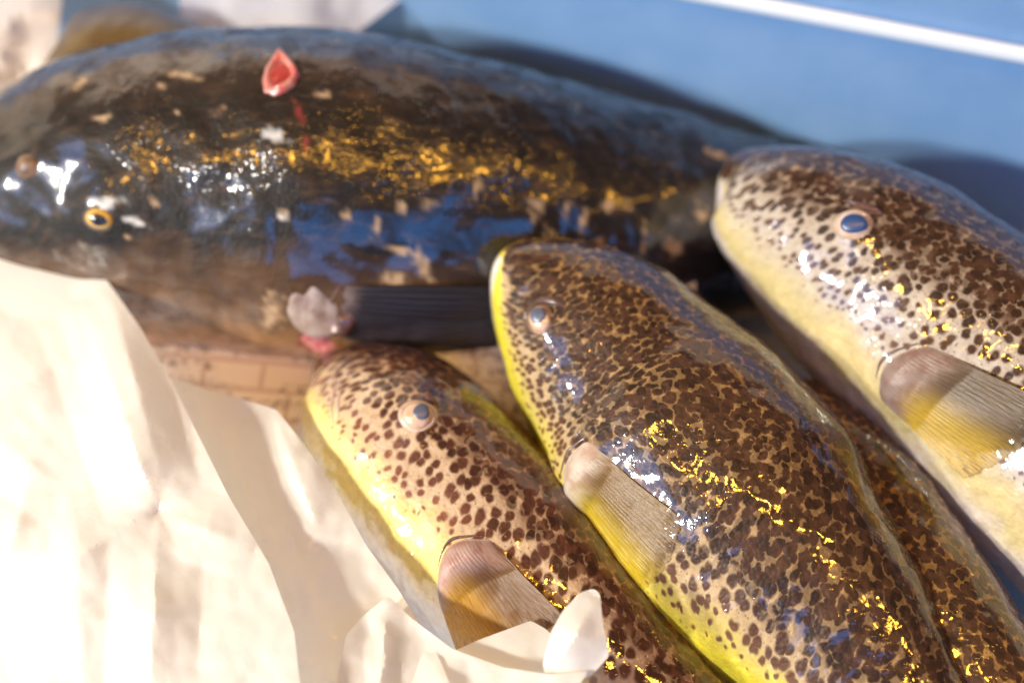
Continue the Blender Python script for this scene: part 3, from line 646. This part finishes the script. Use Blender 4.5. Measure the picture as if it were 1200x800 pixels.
def sheet(name, poly, zf, mat, parent, step=5, nfold=26, amp=0.05, seed=1, edge_drop=0.0, folds=(), edge=26, wave=0.002, thick=0.00025):
    r = np.random.default_rng(seed)
    P = []
    n = len(poly)
    for i in range(n):
        a, b = np.array(poly[i], float), np.array(poly[(i + 1) % n], float); k = max(1, int(np.linalg.norm(b - a) / step))
        for q in range(k): P.append(a + (b - a) * q / k)
    nb = len(P); bd = np.array(P)
    # gently smooth the outline
    for _ in range(1): bd = 0.5 * bd + 0.25 * (np.roll(bd, 1, 0) + np.roll(bd, -1, 0))
    x0, y0 = bd.min(0); x1, y1 = bd.max(0)
    pl = [Vector(p) for p in bd]
    pts = [Vector(p) for p in bd]
    nx, ny = bd[:, 0], bd[:, 1]
    def inside(x, y):
        j = np.roll(np.arange(nb), 1); c = ((ny > y) != (ny[j] > y)) & (x < (nx[j] - nx) * (y - ny) / (ny[j] - ny + 1e-12) + nx); return c.sum() % 2 == 1
    for y in np.arange(y0, y1, step):
        for x in np.arange(x0, x1, step):
            xx, yy = x + r.uniform(-.3, .3) * step, y + r.uniform(-.3, .3) * step
            if inside(xx, yy) and np.min((nx - xx) ** 2 + (ny - yy) ** 2) > (0.6 * step) ** 2: pts.append(Vector((xx, yy)))
    res = geometry.delaunay_2d_cdt(pts, [(i, (i + 1) % nb) for i in range(nb)], [], 1, 1e-6)
    vs, fs = res[0], res[2]
    fl_ = []
    for _ in range(nfold):
        a = r.uniform(0, math.pi); c = (r.uniform(x0, x1), r.uniform(y0, y1)); fl_.append((c, (math.cos(a), math.sin(a)), r.uniform(40, 150), r.normal() * amp))
    for (ax, ay, bx, by, hw, am) in folds:
        d = np.array((bx - ax, by - ay), float); ln = np.linalg.norm(d); d /= ln
        fl_.append((((ax + bx) / 2, (ay + by) / 2), (-d[1], d[0]), hw, am, ln / 2))
    out = []; hs = []
    for v in vs:
        x, y = v.x, v.y; z = zf(x, y); h = 0.0
        for f in fl_:
            q = abs((x - f[0][0]) * f[1][0] + (y - f[0][1]) * f[1][1]); l = abs(-(x - f[0][0]) * f[1][1] + (y - f[0][1]) * f[1][0])
            ext = f[4] if len(f) > 4 else f[2] * 1.4
            wgt = max(0, 1 - l / ext) ** 0.7
            h += f[3] * max(0, f[2] - q) * wgt * KX * 0.5
        h += wave * noise.noise(Vector((x * 0.018, y * 0.018, seed))) + wave * 0.4 * noise.noise(Vector((x * 0.05, y * 0.05, seed + 4)))
        de = math.sqrt(np.min((nx - x) ** 2 + (ny - y) ** 2))
        h -= edge_drop * max(0, 1 - de / edge) ** 2
        hs.append((x, y, z, h))
    hm = float(np.mean([q[3] for q in hs]))
    for x, y, z, h in hs:
        p = at(x, y, z); out.append(p + (CAM - p).normalized() * max(-0.006, min(0.012, h - hm)))
    o = obj(name, out, [tuple(f) for f in fs], mat, parent)
    m = o.modifiers.new('thick', 'SOLIDIFY'); m.thickness = thick
    m = o.modifiers.new('crisp', 'EDGE_SPLIT'); m.split_angle = R(24)
    return o
bag = thing('plastic_bag', 'crumpled milky white plastic bag heaped at the left corner in front of the fish', 'plastic bag', at(150, 650, 0))
sheet('sheet', [(-90, 285), (0, 296), (60, 308), (125, 328), (165, 385), (200, 445), (235, 515), (270, 585), (315, 660), (345, 740), (360, 880), (-90, 880)],
      lambda x, y: 0.083 + 0.00001 * (x + 90), M['plastic'], bag, seed=5, step=4, amp=0.19, nfold=20, wave=0.001,
      folds=[(185, 600, 95, 350, 60, 0.5), (185, 600, 20, 690, 55, 0.45), (185, 600, 175, 840, 55, 0.5), (185, 600, 300, 640, 45, 0.4), (185, 600, 140, 480, 60, 0.35), (40, 540, 0, 690, 40, 0.5), (125, 330, 190, 560, 40, 0.5)])
sheet('sheet', [(190, 440), (240, 455), (324, 480), (354, 518), (396, 580), (430, 640), (468, 692), (510, 760), (560, 880), (180, 880), (180, 520)],
      lambda x, y: 0.071, M['plastic'], bag, seed=9, step=4, amp=0.15, nfold=12,
      folds=[(270, 500, 350, 780, 35, 0.9), (322, 482, 380, 640, 40, 0.5), (300, 590, 330, 760, 30, -0.6)])
sheet('flap', [(405, 745), (425, 722), (455, 698), (480, 722), (530, 760), (590, 782), (645, 790), (690, 786), (680, 800), (660, 880), (380, 880)],
      lambda x, y: 0.078, M['plastic'], bag, seed=12, amp=0.10, nfold=10, step=5, folds=[(455, 700, 440, 860, 24, 0.6), (530, 765, 500, 850, 22, 0.4)])
sheet('flap', [(525, 766), (560, 750), (622, 727), (640, 737), (662, 760), (680, 800), (640, 812), (560, 800)],
      lambda x, y: 0.070, M['plastic'], bag, seed=14, amp=0.06, nfold=5, step=4, wave=0.0008)
sheet('flap', [(636, 778), (645, 742), (660, 715), (680, 694), (696, 689), (703, 695), (706, 730), (714, 768), (694, 790), (672, 800), (640, 796)],
      lambda x, y: 0.082 + 0.0001 * (780 - y), M['plastic'], bag, seed=15, amp=0.03, nfold=3, step=4, wave=0.0008, folds=[(650, 785, 700, 700, 40, 0.5)])

# crumpled liner against the far left corner
ln = thing('plastic_liner', 'blurred cream plastic liner hanging behind the huge dark fish', 'plastic sheet', at(-60, 60, 0.02))
sheet('sheet', [(-220, -180), (90, -160), (75, -20), (66, 60), (60, 150), (20, 200), (-60, 240), (-220, 260)], lambda x, y: 0.095, M['liner'], ln, seed=21, amp=0.35, nfold=14, step=10, wave=0.006)
sheet('sheet', [(200, -160), (640, -160), (570, -70), (470, 0), (390, 60), (300, 80), (215, 70)], lambda x, y: 0.095, M['film'], ln, seed=22, amp=0.25, nfold=10, step=10, wave=0.005)

# olive lump behind the head
M['olive'] = simple('olive_skin', (0.09, 0.05, 0.015), 0.5, 0.6, 0.1, 200, 0.4, 0.002, (0.15, 0.095, 0.025), 60)
root = thing('brown_fish', 'blurred olive brown fish back poking up behind the huge dark fish, at the top left', 'fish', at(140, 60, 0.0))
fo = fish_body((48, 70), [((62, 190), (72, 60)), ((100, 230), (105, 18)), ((150, 240), (150, 6)), ((200, 240), (205, 20)), ((260, 230), (268, 60))], [.07] * 6, (340, 150), .06, 60, NS=90, NR=80, seed=51)
finish_body(fo, M['olive'], root)
